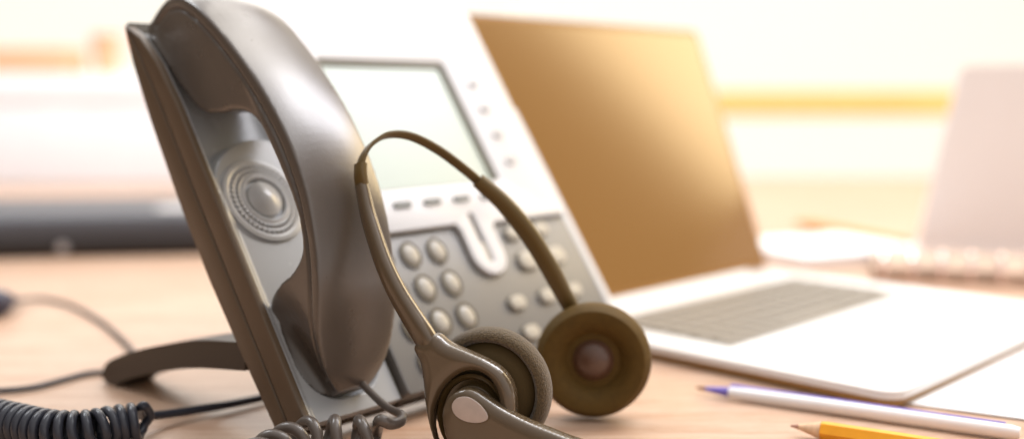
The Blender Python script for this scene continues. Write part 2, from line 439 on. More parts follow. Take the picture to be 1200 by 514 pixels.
# speaker grille: concentric rings, dome, radial perforation
def grille():
    bm = bmesh.new(); nr, na = 72, 168; R = 0.0232
    rows = []
    for i in range(nr + 1):
        r = R * i / nr; row = []
        for j in range(na):
            a = 2 * math.pi * j / na
            if r < 0.0098: z = 0.0034 * math.cos(min(1, r / 0.0105) * math.pi / 2) + 0.0008
            elif r < 0.0118: z = -0.0012
            elif r < 0.0128: z = 0.0014
            elif r < 0.0215:
                q = (r - 0.0128) / 0.0087
                z = 0.0013 * (1 - q) + 0.0002 + 0.00030 * math.cos(q * 2 * math.pi * 3)
                if 0.0142 < r < 0.0205 and j % 4 < 2 and math.cos(q * 2 * math.pi * 3) > -0.2: z -= 0.0016
            else: z = 0.0003 * (R - r) / 0.0017
            row.append(bm.verts.new((0.0272 + r * 0.9 * math.cos(a), 0.1105 + r * math.sin(a) * 0.95, z)))
        rows.append(row)
    for i in range(1, nr + 1):
        for j in range(na):
            k = (j + 1) % na
            if i == 1: continue
            bm.faces.new((rows[i - 1][j], rows[i - 1][k], rows[i][k], rows[i][j]))
    bm.faces.new(rows[1][::-1])
    for v in rows[0]: bm.verts.remove(v)
    for v in bm.verts: v.co.z += -0.0010
    return bm
pobj('speaker_grille', grille(), M['grille'], ang=25)

# display panel (white, with tongue), keypad plate, display
def arc(cx, cy, r, a0, a1, n=8): return [(cx + r * math.cos(math.radians(a0 + (a1 - a0) * i / n)), cy + r * math.sin(math.radians(a0 + (a1 - a0) * i / n))) for i in range(n + 1)]
pan = [(0.0605, 0.083)] + [(0.1375, 0.083)] + [(0.1393, 0.079)] + arc(0.1515, 0.063, 0.0125, 180, 360, 12) + [(0.1645, 0.078), (0.168, 0.0815)] + \
      [(0.231, 0.0815)] + arc(0.228, 0.232, 0.006, 0, 90, 5) + [(0.0645, 0.238), (0.0605, 0.234)]
slot = arc(0.1515, 0.0600, 0.0022, 180, 360, 6) + arc(0.1515, 0.0865, 0.0022, 0, 180, 6)
dp = pobj('display_panel', plate_bm(pan, -0.010, 0.0042, [rrect(0.0915, 0.1885, 0.107, 0.1905, 0.003), slot]), M['panel'])
bake(dp, [('BEVEL', dict(width=0.0009, segments=3, limit_method='ANGLE', angle_limit=math.radians(50)))], 40)
pobj('display_frame', plate_bm(rrect(0.0905, 0.1895, 0.106, 0.1915, 0.003), -0.002, 0.0028, [rrect(0.0945, 0.1855, 0.108, 0.1875, 0.002)]), M['bezel'])
pobj('display', box_bm(0.092, 0.188, 0.1065, 0.190, -0.003, 0.0012), M['lcd'])
kp = plate_bm(rrect(0.0605, 0.232, 0.0005, 0.0875, 0.002), -0.0110, 0.0012)
bk = pobj('keypad_plate', kp, M['keypad'])
bake(bk, [('BEVEL', dict(width=0.0007, segments=2, limit_method='ANGLE', angle_limit=math.radians(50)))], 40)
pobj('slot_floor', box_bm(0.1488, 0.1542, 0.0572, 0.0892, 0.0013, 0.0017), M['dark'])
pobj('panel_seam', plate_bm([(p[0], p[1]) for p in [(0.0600, 0.0818), (0.1368, 0.0818), (0.1382, 0.0785)] + arc(0.1515, 0.063, 0.0137, 180, 360, 12) + [(0.1652, 0.0772), (0.1685, 0.0803), (0.2315, 0.0803), (0.2315, 0.09), (0.06, 0.09)]], 0.0011, 0.00155), M['dark'])
pobj('tray_divider', box_bm(0.0574, 0.0606, 0.001, 0.205, -0.0105, -0.0045), M['dark'])
# moulded side trim on the far side
pobj('side_trim', chassis([(0.001, -0.018), (0.001, 0.001), (0.158, 0.001), (0.164, -0.004), (0.166, -0.010), (0.150, -0.018)], 0.2332, 0.2395, 0.0015), M['panel'])
# keys
def keycap(rs, rv, h):
    pr = [(0, h), (0.35, h * 0.98), (0.62, h * 0.9), (0.82, h * 0.72), (0.95, h * 0.42), (1.0, 0.0), (1.0, -0.001), (0, -0.001)]
    return lathe_bm([(r, z) for r, z in pr], 28, Matrix.Diagonal((rs, rv, 1, 1)))
ring = lambda rs, rv: lathe_bm([(1.0, 0.00125), (1.22, 0.00130), (1.22, 0.0010), (1.0, 0.0010), (1.0, 0.00125)], 28, Matrix.Diagonal((rs, rv, 1, 1)))
first = None
def put_key(name, s, v, proto, z=0.0012):
    o = proto.copy(); COL.objects.link(o); o.parent = phone; o.name = name
    o.location = (s * K, v * K, z * K)
    return o
kb = keycap(0.0054, 0.0062, 0.0022); kb.transform(Matrix.Scale(K, 4))
k0 = obj('key', kb, M['key'], phone); k0.location = (0.0795 * K, 0.0700 * K, 0.0012 * K)
rbm = ring(0.0054, 0.0062); rbm.transform(Matrix.Scale(K, 4)); r0 = obj('key_surround', rbm, M['dark'], k0)
for r in range(4):
    for c in range(3):
        if r == 0 and c == 0: continue
        o = put_key('key', 0.0795 + 0.0190 * c, 0.0700 - 0.0192 * r, k0)
        q = r0.copy(); COL.objects.link(q); q.parent = o
def pill(ws, wv, h=0.0026):
    bm = plate_bm(rrect(-ws, ws, -wv, wv, min(ws, wv) * 0.98, 7), -0.0005, h); bm.transform(Matrix.Scale(K, 4)); return bm
fb = obj('function_button', pill(0.0072, 0.0052), M['key'], phone); bake(fb, [('BEVEL', dict(width=0.0012, segments=3, limit_method='ANGLE', angle_limit=math.radians(50)))], 40)
fb.location = (0.181 * K, 0.0555 * K, 0.0012 * K)
fsur = obj('button_surround', pill(0.0085, 0.0063, 0.0004), M['dark'], fb)
sb = obj('function_button', pill(0.0058, 0.0038), M['key'], phone); bake(sb, [('BEVEL', dict(width=0.001, segments=3, limit_method='ANGLE', angle_limit=math.radians(50)))], 40)
sb.location = (0.1795 * K, 0.0735 * K, 0.0012 * K)
ssur = obj('button_surround', pill(0.0068, 0.0047, 0.0004), M['dark'], sb)
for s, v, big in ((0.204, 0.0735, 0), (0.206, 0.0555, 1), (0.183, 0.0325, 0), (0.207, 0.0325, 0), (0.183, 0.0145, 0), (0.207, 0.0145, 0), (0.157, 0.0325, 0), (0.157, 0.0145, 0)):
    src, sr = (fb, fsur) if big else (sb, ssur)
    o = put_key('function_button', s, v, src)
    q = sr.copy(); COL.objects.link(q); q.parent = o
# soft keys under the display and line keys at its right
M['softkey'] = mat('soft_key', (0.16, 0.17, 0.17), 0.4, 0.4)
sk = obj('soft_key', pill(0.0062, 0.0017, 0.0012), M['softkey'], phone); sk.location = (0.1055 * K, 0.0975 * K, 0.0042 * K)
for s in (0.1275, 0.1500, 0.1720): put_key('soft_key', s, 0.0975, sk, 0.0042)
M['linekey'] = mat('line_key', (0.36, 0.36, 0.38), 0.4, 0.4)
lk = obj('line_key', pill(0.0040, 0.0018, 0.0014), M['linekey'], phone); lk.location = (0.2060 * K, 0.1740 * K, 0.0042 * K)
for v in (0.1560, 0.1375, 0.119): put_key('line_key', 0.2055, v, lk, 0.0042)
# volume rocker in the slot
vr = obj('volume_key', pill(0.0030, 0.0056, 0.0016), M['key'], phone); vr.location = (0.1517 * K, 0.0645 * K, 0.0017 * K)

# rear foot: arched leg plate from the back down to the desk
def foot(s_at, wl):
    inv = PM.inverted()
    def L(p): return inv @ V(p)
    A = PM @ V((0.012 * K, 0.062 * K, -0.0235 * K)); A2 = PM @ V((0.012 * K, 0.034 * K, -0.0235 * K))
    E = PO + b_ * 0.150; E.z = 0
    def P(t, up):  # arched beam in the vertical plane of b_
        pass
    base = PO + w * s_at
    def pt(d, z): return L(V((base.x, base.y, 0)) + b_ * d + V((0, 0, z)))
    top = [(0.042, 0.0385), (0.075, 0.0345), (0.100, 0.0290), (0.125, 0.0225), (0.145, 0.0160), (0.158, 0.0100), (0.1625, 0.0030)]
    bot = [(0.158, 0.0), (0.149, 0.0004), (0.145, 0.0030), (0.130, 0.0085), (0.105, 0.0155), (0.078, 0.0215), (0.042, 0.0265)]
    out = smooth_open([V((a, b, 0)) for a, b in top], 5) + smooth_open([V((a, b, 0)) for a, b in bot], 5)
    bm = bmesh.new(); n = 12
    W1 = inv.to_3x3() @ w
    rings = []
    for s in (0, 0.0015, wl - 0.0015, wl):
        sh = 0.0 if s in (0.0015, wl - 0.0015) else 0.0010
        cx = sum(p.x for p in out) / len(out); cy = sum(p.y for p in out) / len(out)
        rings.append([bm.verts.new(pt(p.x, max(0.0004, p.y)) + W1 * (s)) for p in out])
    for a, c in zip(rings, rings[1:]):
        for i in range(len(a)):
            j = (i + 1) % len(a); bm.faces.new((a[i], a[j], c[j], c[i]))
    bm.faces.new(rings[0]); bm.faces.new(rings[-1][::-1])
    return obj('rear_foot', bm, M['foot'], phone, ang=50)
foot(0.002, 0.020)
foot(0.175, 0.020)

# ============================================================ HANDSET
HM = PM.copy()
handset = thing('telephone_handset', 'brownish grey handset resting in the cradle of the desk phone', 'handset', mtx=HM)
outer = [(0.2185, -0.0120), (0.2195, 0.0020), (0.2165, 0.0125), (0.2065, 0.0250), (0.1850, 0.0370), (0.1490, 0.0475), (0.1170, 0.0518), (0.0900, 0.0502), (0.0700, 0.0445), (0.0500, 0.0350), (0.0320, 0.0220), (0.0175, 0.0110), (0.0095, 0.0030)]
inner = [(0.0095, -0.0025), (0.0160, -0.0058), (0.0300, -0.0068), (0.0480, -0.0060), (0.0585, -0.0010), (0.0620, 0.0090), (0.0625, 0.0230), (0.0690, 0.0345), (0.0900, 0.0405), (0.1170, 0.0405), (0.1330, 0.0370), (0.1430, 0.0270), (0.1490, 0.0150), (0.1580, 0.0045), (0.1750, -0.0020), (0.1960, -0.0070), (0.2110, -0.0140)]
def offs(pts, d):   # shift a polyline by d along its left normal
    P = [V((a, b)) for a, b in pts]; out = []
    for i, p in enumerate(P):
        t = (P[min(i + 1, len(P) - 1)] - P[max(i - 1, 0)]).normalized()
        out.append((p.x + d * t.y * 1.0, p.y - d * t.x * 1.0))
    return out
def hw(v):  # half width in plan
    if v < 0.040: q = (0.040 - v) / 0.031; return 0.0228 * math.sqrt(max(0.05, 1 - min(q, 1) ** 2.3 * 0.86))
    if v > 0.190: q = (v - 0.190) / 0.030; return 0.0228 * math.sqrt(max(0.05, 1 - min(q, 1) ** 3 * 0.35))
    q = math.sin((v - 0.040) / 0.150 * math.pi)
    return 0.0228 - 0.0020 * q
def solid(profile, crown, shrink=0.0, layers=12):
    bm = bmesh.new(); rings = []
    for i in range(layers + 1):
        e = -1 + 2 * i / layers
        rings.append([bm.verts.new((0.0298 + e * (hw(p.x) - shrink), p.x, p.y + (crown * (1 - abs(e) ** 2.2) * c))) for p, c in profile])
    for a, c in zip(rings, rings[1:]):
        for i in range(len(a)):
            j = (i + 1) % len(a); bm.faces.new((a[i], a[j], c[j], c[i]))
    for t in tessellate_polygon([[V((p.x, p.y, 0)) for p, c in profile]]):
        for rr in (rings[0], rings[-1]): bm.faces.new([rr[i] for i in t])
    bmesh.ops.recalc_face_normals(bm, faces=bm.faces)
    return bm
oc = smooth_open([V((a, b)) for a, b in outer], 7); ic = smooth_open([V((a, b)) for a, b in inner], 7)
full = [(p, 1 + 1.9 * math.exp(-((p.x - 0.203) / 0.018) ** 2)) for p in oc] + [(p, 0) for p in ic]
hs = pobj('body', solid(full, 0.0020, 0.0), M['handset'], handset)
bake(hs, [('REMESH', dict(mode='VOXEL', voxel_size=0.0007)), ('SMOOTH', dict(factor=0.5, iterations=9))])
def carve(o):
    """parting line: a fine groove on the side walls, following the outer curve"""
    import numpy as np
    L = np.array(offs([(p.x, p.y) for p in oc], -0.0055)[3:-3]) * K
    A, B = L[:-1], L[1:]; AB = B - A; ll = (AB ** 2).sum(1)
    o.data.update()
    nor = [v.normal.copy() for v in o.data.vertices]
    for v, nn in zip(o.data.vertices, nor):
        q = np.array((v.co.y, v.co.z)); t = np.clip(((q - A) * AB).sum(1) / ll, 0, 1)
        d = math.sqrt((((A + AB * t[:, None]) - q) ** 2).sum(1).min())
        if d < 0.0010 and abs(nn.x) > 0.3: v.co -= nn * 0.0012 * (1 - (d / 0.0010) ** 2)
    o.data.update()
carve(hs)
# cord socket
SK = V((0.0385 * K, 0.0150 * K, 0.0060 * K))
sock = obj('cord_socket', lathe_bm([(0, 0.0012), (0.0024, 0.0012), (0.0032, 0.0006), (0.0034, -0.003), (0, -0.003)], 20), M['dark'], handset)
sock_n = V((0.10, -0.80, 0.55)).normalized()
sock.matrix_local = Matrix.Translation(SK) @ sock_n.to_track_quat('Z', 'Y').to_matrix().to_4x4()

# ============================================================ COILED CORD
def helix(path, R, pitch, per=14, phase=0.0, squash=1.0):
    # resample the path by arc length
    L = [0.0]
    for a, b in zip(path, path[1:]): L.append(L[-1] + (b - a).length)
    out = []; tot = L[-1]; turns = tot / pitch; N = int(turns * per); up = V((0, 0, 1)); j = 0
    for i in range(N + 1):
        d = tot * i / N
        while j < len(L) - 2 and L[j + 1] < d: j += 1
        t = (d - L[j]) / max(1e-9, L[j + 1] - L[j]); p = path[j].lerp(path[j + 1], t)
        a0, a1 = path[max(j - 1, 0)], path[min(j + 2, len(path) - 1)]
        T = (a1 - a0).normalized()
        uu = (up - T * up.dot(T)).normalized(); q = T.cross(uu)
        an = phase + 2 * math.pi * i / per
        rr = R(i / N) if callable(R) else R
        out.append(p + uu * math.cos(an) * rr + q * math.sin(an) * rr)
    return out
cord = thing('coiled_cord', 'dark coiled telephone cord running from the handset across the desk', 'cord', desk(170, 495, 0))
ci = Matrix.Translation(-cord.location)
sock_w = PM @ SK
lead = [sock_w + (PM.to_3x3() @ sock_n) * -0.001, dep(421, 443, .431), dep(438, 463, .422), dep(456, 478, .414), dep(470, 485, .407), dep(470, 493, .401), dep(458, 496, .397), dep(445, 492, .396)]
front_axis = [desk(447, 509, .0095), desk(420, 511, .0095), desk(392, 510, .0095), desk(362, 512, .0095), desk(335, 521, .0095), desk(300, 540, .0095), desk(250, 572, .0095), desk(180, 600, .0095), desk(60, 615, .0095)]
ax = smooth_open(front_axis, 8)
hel = helix(ax, 0.0062, 0.0098, per=26, phase=0.35 * math.pi)
lp = smooth_open(lead + [hel[2]], 8)[:-1]
bm = tube_bm(lp + hel[3:], lambda t: 0.0016 + 0.0007 * max(0, min(1, (t - 0.06) / 0.05)), 12); bm.transform(ci)
obj('front_coil', bm, M['handset_cord'] if 'handset_cord' in M else mat('coil_rubber_warm', (0.105, 0.085, 0.072), 0.28, 0.6, rvar=0.08, bump=0.05, bscale=900), cord)
la = [desk(-120, 470, 0.0092), desk(-60, 478, 0.0092), desk(-20, 487, 0.0092), desk(20, 496, 0.0090), desk(60, 504, 0.0088), desk(100, 504, 0.0088), desk(135, 498, 0.0088), desk(160, 495, 0.0088), desk(166, 495, 0.0088)]
hel2 = helix(smooth_open(la, 8), lambda t: 0.0066, 0.0044, per=22, phase=0.0)
tail = [desk(174, 487, 0.0062), desk(200, 484, 0.0048), desk(240, 478, 0.0038), desk(300, 467, 0.0030), desk(345, 455, 0.0030), desk(400, 440, 0.003)]
_t = (hel2[-1] - hel2[-2]).normalized()
bm = tube_bm(hel2 + bez(hel2[-1], hel2[-1] + _t * 0.006, tail[0] + (tail[0] - tail[1]).normalized() * 0.008, tail[0], 14)[1:] + smooth_open(tail, 8)[1:], 0.0019, 12); bm.transform(ci)
obj('rear_coil', bm, M['coil'], cord)

# ============================================================ HEADSET
headset = thing('headset', 'brown call-centre headset with boom microphone leaning against the desk phone', 'headset', (0, 0.42, 0))
HI = Matrix.Translation(-V(headset.location))
# near ear cup, outer side towards the viewer
CA = V((-0.0100, 0.402, 0.0262))
ZA = V((-0.27, -0.955, 0.06)).normalized(); XA = V((0, 0, 1)).cross(ZA).normalized() ; YA = ZA.cross(XA)
MA = frame(CA, XA, YA, ZA)
def hobj(name, bm, m, Mx, parent=headset, ang=40):
    bm.transform(HI @ Mx)
    return obj(name, bm, m, parent, ang=ang)
def loc_px(px, py, Mx, zc):
    o = Mx @ V((0, 0, zc)); n = Mx.to_3x3() @ V((0, 0, 1))
    p = Mx.inverted() @ on_plane(px, py, o, n)
    return V((p.x, p.y))
cup_a = hobj('ear_cup', lathe_bm([(0, 0.0030), (0.0140, 0.0028), (0.0165, 0.0010), (0.0190, -0.0012), (0.0200, -0.0030), (0.0195, -0.006), (0, -0.006)], 72), M['cupface'], MA)
cush = lathe_bm([(0.0125, -0.0060), (0.0188, -0.0030), (0.0196, 0.0000), (0.0208, 0.0012), (0.0224, 0.0009), (0.0240, -0.0010), (0.0248, -0.0040), (0.0246, -0.0075), (0.0232, -0.0105), (0.0200, -0.0125), (0.0165, -0.0125), (0.0135, -0.0105), (0.0125, -0.0060)], 96)
hobj('ear_cushion', cush, M['foam'], MA, cup_a)
# yoke plate
zy = 0.0075
yo = [(510, 390), (487, 404), (494, 425), (497, 445), (500, 473), (506, 502), (518, 530), (545, 550), (575, 547), (594, 525), (603, 500), (605, 473), (602, 452), (591, 434), (572, 421), (550, 411), (527, 401)]
yo = smooth_closed([loc_px(x, y, MA, zy) for x, y in yo], 5)
hc = loc_px(547, 485, MA, zy)
hl = [(hc.x + 0.0125 * math.cos(a), hc.y + 0.0178 * math.sin(a)) for a in [2 * math.pi * i / 48 for i in range(48)]]
# tilt of the opening
hl = [(hc.x + (x - hc.x) * math.cos(.35) + (y - hc.y) * math.sin(.35), hc.y - (x - hc.x) * math.sin(.35) + (y - hc.y) * math.cos(.35)) for x, y in hl]
yk = hobj('yoke', plate_bm(yo, zy - 0.0035, zy + 0.0020, [hl]), M['headset'], MA, cup_a)
bake(yk, [('REMESH', dict(mode='VOXEL', voxel_size=0.0005)), ('SMOOTH', dict(factor=0.5, iterations=10))])
inflate(yk, [yo, hl], 0.0055, 0.0034, zy, (HI @ MA).inverted())
# stepped recess rings
cr = loc_px(553, 487, MA, zy)
ringp = [(0.0152, 0.004), (0.0150, 0.0075), (0.0140, 0.0084), (0.0131, 0.0076), (0.0127, 0.0058), (0.0112, 0.0056), (0.0107, 0.0068), (0.0096, 0.0072), (0.0090, 0.0060), (0.0, 0.0058)]
hobj('pivot_rings', lathe_bm(ringp, 72, Matrix.Translation((cr.x, cr.y, 0)) @ Matrix.Diagonal((0.93, 1.08, 1, 1))), M['headset_dark'], MA, cup_a)
# hub with the microphone boom, running off to the lower right
zb = 0.0125
hub = [(522, 500), (520, 481), (527, 464), (541, 455), (556, 455), (571, 464), (592, 478), (622, 493), (662, 509), (705, 526), (702, 545), (655, 538), (615, 532), (585, 532), (560, 535), (538, 528), (526, 514)]
hub = smooth_closed([loc_px(x, y, MA, zb) for x, y in hub], 5)
hb = hobj('microphone_boom', plate_bm(hub, zb - 0.0035, zb + 0.0025), M['headset'], MA)
bake(hb, [('REMESH', dict(mode='VOXEL', voxel_size=0.0005)), ('SMOOTH', dict(factor=0.5, iterations=10))])
inflate(hb, [hub], 0.0060, 0.0026, zb, (HI @ MA).inverted())
inl = [(532, 474), (537, 465), (549, 463), (561, 469), (571, 480), (573, 489), (562, 493), (547, 491), (536, 484)]
c0 = loc_px(552, 478, MA, zb + 0.0025)
def inlay_outline(sc): return [((p.x - c0.x) * sc + c0.x, (p.y - c0.y) * sc + c0.y) for p in smooth_closed([loc_px(x, y, MA, zb + 0.0025) for x, y in inl], 5)]
hobj('inlay_groove', plate_bm(inlay_outline(1.08), zb + 0.0005, zb + 0.0044), M['headset_dark'], MA, hb)
io = hobj('inlay', plate_bm(inlay_outline(1.0), zb + 0.0006, zb + 0.0050), M['inlay'], MA, hb)
bake(io, [('BEVEL', dict(width=0.0006, segments=3, limit_method='ANGLE', angle_limit=math.radians(50)))], 40)

# headband: near arm, sliding strip, far arm
ARCH = V((0.64, -0.58, 0.51)).normalized()
aj = MA @ V((*loc_px(498, 395, MA, zy), zy))
near = [aj + V((0.0012, 0.0003, -0.0035)), aj, dep(481, 368, aj.y + .003), dep(465, 341, aj.y + .006), dep(451, 311, aj.y + .010), dep(440, 280, aj.y + .015), dep(431, 250, aj.y + .020), dep(424, 217, aj.y + .025)]
nearp = smooth_open(near, 8)
DN = near[-1].y
a1 = hobj('near_arm', sweep_bm(nearp, [.0048, .0048, .0042, .0038, .0036, .0030], [.0038, .0038, .0034, .0032, .0029, .0025], ARCH, 20, 0.85), M['headset'], Matrix.Identity(4))
strip = [dep(428, 232, DN - .002), dep(424, 212, DN), dep(422, 197, DN + .001), dep(427, 180, DN + .003), dep(438, 167, DN + .006), dep(456, 158, DN + .010), dep(482, 160, DN + .014), dep(514, 176, DN + .019), dep(545, 199, DN + .022), dep(562, 214, DN + .024), dep(580, 232, DN + .025)]
hobj('headband_strip', sweep_bm(smooth_open(strip, 8), [.0024], [.00095], ARCH, 16, 0.6), M['band'], Matrix.Identity(4))
hobj('slider', sweep_bm(smooth_open([dep(424.5, 220, DN), dep(422.5, 205, DN), dep(422.5, 192, DN + .0015)], 6), [.0030], [.0019], ARCH, 16, 0.6), M['band'], Matrix.Identity(4))
CB = V((0.0352, 0.452, 0.0262))
far = [dep(560, 211, DN + .024), dep(590, 238, DN + .026), dep(618, 272, DN + .028), dep(642, 310, DN + .031), dep(662, 347, DN + .034), dep(676, 372, DN + .036)]
hobj('far_arm', sweep_bm(smooth_open(far, 8), [.0034, .0044, .0044, .0036], [.0026, .0030, .0030, .0027], ARCH, 18, 0.8), M['band'], Matrix.Identity(4))
# far ear cup, cushion side towards the viewer
ZB = V((-0.10, -0.99, 0.05)).normalized(); XB = V((0, 0, 1)).cross(ZB).normalized(); YB = ZB.cross(XB)
MB_ = frame(CB, XB, YB, ZB)
cup_b = hobj('ear_cup', lathe_bm([(0, -0.012), (0.0180, -0.012), (0.0205, -0.009), (0.0215, -0.003), (0.0200, -0.0008), (0, -0.0008)], 64), M['foam_far'], MB_)
hobj('ear_cushion', lathe_bm([(0.0100, -0.0040), (0.0118, -0.0006), (0.0148, 0.0028), (0.0180, 0.0050), (0.0220, 0.0048), (0.0244, 0.0020), (0.0252, -0.0020), (0.0244, -0.0060), (0.0225, -0.0085), (0.018, -0.0088), (0.0098, -0.0040)], 80), M['foam_far'], MB_, cup_b)
hobj('speaker_dome', lathe_bm([(0, 0.0040), (0.003, 0.0036), (0.0058, 0.0024), (0.0078, 0.0008), (0.0090, -0.0009), (0.0094, -0.0018), (0, -0.0018)], 40), M['dome'], MB_, cup_b)

# ============================================================ LAPTOP
Wl = V((0.6985, 0.7156, 0)).normalized(); Dl = V((-Wl.y, Wl.x, 0)); FL = V((0.171, 0.462, 0.0))
LM = frame(FL, Wl, Dl, V((0, 0, 1)))
lap = thing('open_laptop', 'open white laptop with a dark screen given an amber glow behind the phone', 'laptop', mtx=LM)
LW, LD = 0.264, 0.225
bb = obj('laptop_base', plate_bm(rrect(0, LW, 0, LD, 0.010, 8), 0.0045, 0.0085), M['alu'], lap)
bake(bb, [('BEVEL', dict(width=0.0018, segments=4, limit_method='ANGLE', angle_limit=math.radians(50)))], 40)
bc = obj('base_shade_strip', plate_bm(rrect(0.0012, LW - 0.0012, 0.0012, LD - 0.0012, 0.009, 8), 0.0012, 0.0050), M['base_shade'], lap)  # brown plate stands in for the shadow line under the base
obj('keyboard', box_bm(0.025, 0.239, 0.102, 0.188, 0.0080, 0.0088, 0.0003, 1), M['keyboard'], bb)
kbb = bmesh.new(); rows = 6
for r in range(rows):
    y = 0.106 + r * 0.0138; x = 0.028
    wd = [0.0133] * 14
    if r == 0: wd = [0.0133] * 4 + [0.0733] + [0.0133] * 4
    for q in wd:
        t = box_bm(x, x + q, y, y + 0.0112, 0.0088, 0.0100, 0.0004, 1); me = bpy.data.meshes.new('t'); t.to_mesh(me); t.free(); kbb.from_mesh(me); bpy.data.meshes.remove(me)
        x += q + 0.0017
kk = obj('keycaps', kbb, M['keycap'], bb); kk['kind'] = 'stuff'
obj('touchpad', box_bm(0.085, 0.180, 0.022, 0.088, 0.0084, 0.00865), mat('touchpad', (0.76, 0.75, 0.74), 0.35, 0.5), bb)
for x in (0.02, LW - 0.02):
    for y in (0.02, LD - 0.03): obj('rubber_foot', lathe_bm([(0, 0), (0.006, 0), (0.006, 0.0018), (0, 0.0018)], 20, Matrix.Translation((x, y, 0))), M['dark'], bb)
SA = math.radians(69)
lidm = frame((0, LD - 0.003, 0.0085), (1, 0, 0), (0, math.cos(SA), math.sin(SA)), (0, -math.sin(SA), math.cos(SA)))
lb = plate_bm(rrect(0, LW, 0.0, 0.196, 0.007, 6), -0.005, 0.0); lb.transform(lidm)
lid = obj('lid', lb, M['lidrim'], lap); bake(lid, [('BEVEL', dict(width=0.0008, segments=2, limit_method='ANGLE', angle_limit=math.radians(50)))], 40)
bz = plate_bm(rrect(0.0012, LW - 0.0012, 0.002, 0.1948, 0.006, 6), -0.001, 0.0003); bz.transform(lidm)
obj('bezel', bz, M['lidbezel'], lid)
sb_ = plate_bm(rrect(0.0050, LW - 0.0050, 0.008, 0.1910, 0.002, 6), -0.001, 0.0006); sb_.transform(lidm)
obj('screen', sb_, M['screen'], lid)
obj('hinge', lathe_bm([(0, 0), (0.0042, 0), (0.0042, LW - 0.06), (0, LW - 0.06)], 20, Matrix.Translation((0.03, LD - 0.001, 0.0075)) @ Matrix.Rotation(math.pi / 2, 4, 'Y')), M['alu'], lap)

# ============================================================ PENS, PAPER
def paper(name, label, c, ang, wx, wy, z, th=0.0006):
    bm = bmesh.new(); nx, ny = 24, 32
    for zz in (0, th): pass
    g = []
    for i in range(nx + 1):
        g.append([])
        for j in range(ny + 1):
            x, y = (i / nx - .5) * wx, (j / ny - .5) * wy
            g[i].append(bm.verts.new((x, y, 0.0006 + 0.0004 * noise.noise(V((x * 12, y * 12, wx))))))
    for i in range(nx):
        for j in range(ny): bm.faces.new((g[i][j], g[i + 1][j], g[i + 1][j + 1], g[i][j + 1]))
    r = bmesh.ops.extrude_face_region(bm, geom=bm.faces[:])
    for v in r['geom']:
        if isinstance(v, bmesh.types.BMVert): v.co.z += th
    o = obj(name, bm, M['paper']); o.location = (c[0], c[1], z); o.rotation_euler = (0, 0, ang)
    return tag(o, label, 'paper')
pdir = (desk(1190, 508, .005) - desk(835, 457, .005)); pang = math.atan2(pdir.y, pdir.x)
pc = desk(1052, 474, 0)
paper('sheet_of_paper', 'white sheet of paper under the laptop corner beside the pens', V((pc.x, pc.y, 0)) + V((math.cos(pang), math.sin(pang), 0)) * 0.148 + V((-math.sin(pang), math.cos(pang), 0)) * 0.085, pang, 0.297, 0.165, 0.0, 0.0003)

def axis_frame(a, b):
    z = (b - a).normalized(); x = V((0, 0, 1)).cross(z).normalized(); return frame(a, x, z.cross(x), z), (b - a).length
pa, pb = desk(826, 455, 0.0034), desk(1186, 506, 0.0034)
pm, pl = axis_frame(pa, pb)
pen = thing('white_pen', 'white pen with violet tip and violet stripe lying before the laptop', 'pen', mtx=pm)
obj('barrel', lathe_bm([(0, 0.012), (0.0025, 0.012), (0.0029, 0.020), (0.0031, 0.05), (0.0031, pl), (0.0025, pl + .003), (0, pl + .003)], 32), M['penwhite'], pen)
obj('tip', lathe_bm([(0, 0), (0.0010, 0.0004), (0.0015, 0.004), (0.0025, 0.0118), (0, 0.0118)], 28), M['violet'], pen)
obj('point', lathe_bm([(0, -0.0045), (0.0005, -0.0042), (0.0012, -0.0002), (0, -0.0002)], 16), M['brown'], pen)
# stripe / clip running along the far upper side
pz = (pb - pa).normalized(); away = V((-pz.y, pz.x, 0)).normalized()
cl = sweep_bm([pa + pz * t + away * 0.0019 + V((0, 0, 0.0027)) for t in (0.012, 0.03, 0.06, 0.09, pl * .98)], [.0016, .0012, .0008, .0007], [.0008], away, 10)
cl.transform(pm.inverted())
obj('stripe', cl, M['violet'], pen)

qa, qb = desk(926, 498, 0.0040), desk(1160, 534, 0.0040)
qm, ql = axis_frame(qa, qb)
pencil = thing('orange_pencil', 'sharpened orange pencil at the bottom edge below the white pen', 'pencil', mtx=qm)
obj('barrel', lathe_bm([(0, 0.0125), (0.0038, 0.0128), (0.0040, 0.0145), (0.0040, ql + .05), (0, ql + .05)], 6), M['orange'], pencil, ang=20)
obj('wood_cone', lathe_bm([(0, 0.0035), (0.0011, 0.0036), (0.0037, 0.0128), (0, 0.0128)], 24), M['wood_cone'], pencil)
obj('lead', lathe_bm([(0, 0), (0.0004, 0.0002), (0.0011, 0.0036), (0, 0.0036)], 16), M['lead'], pencil)

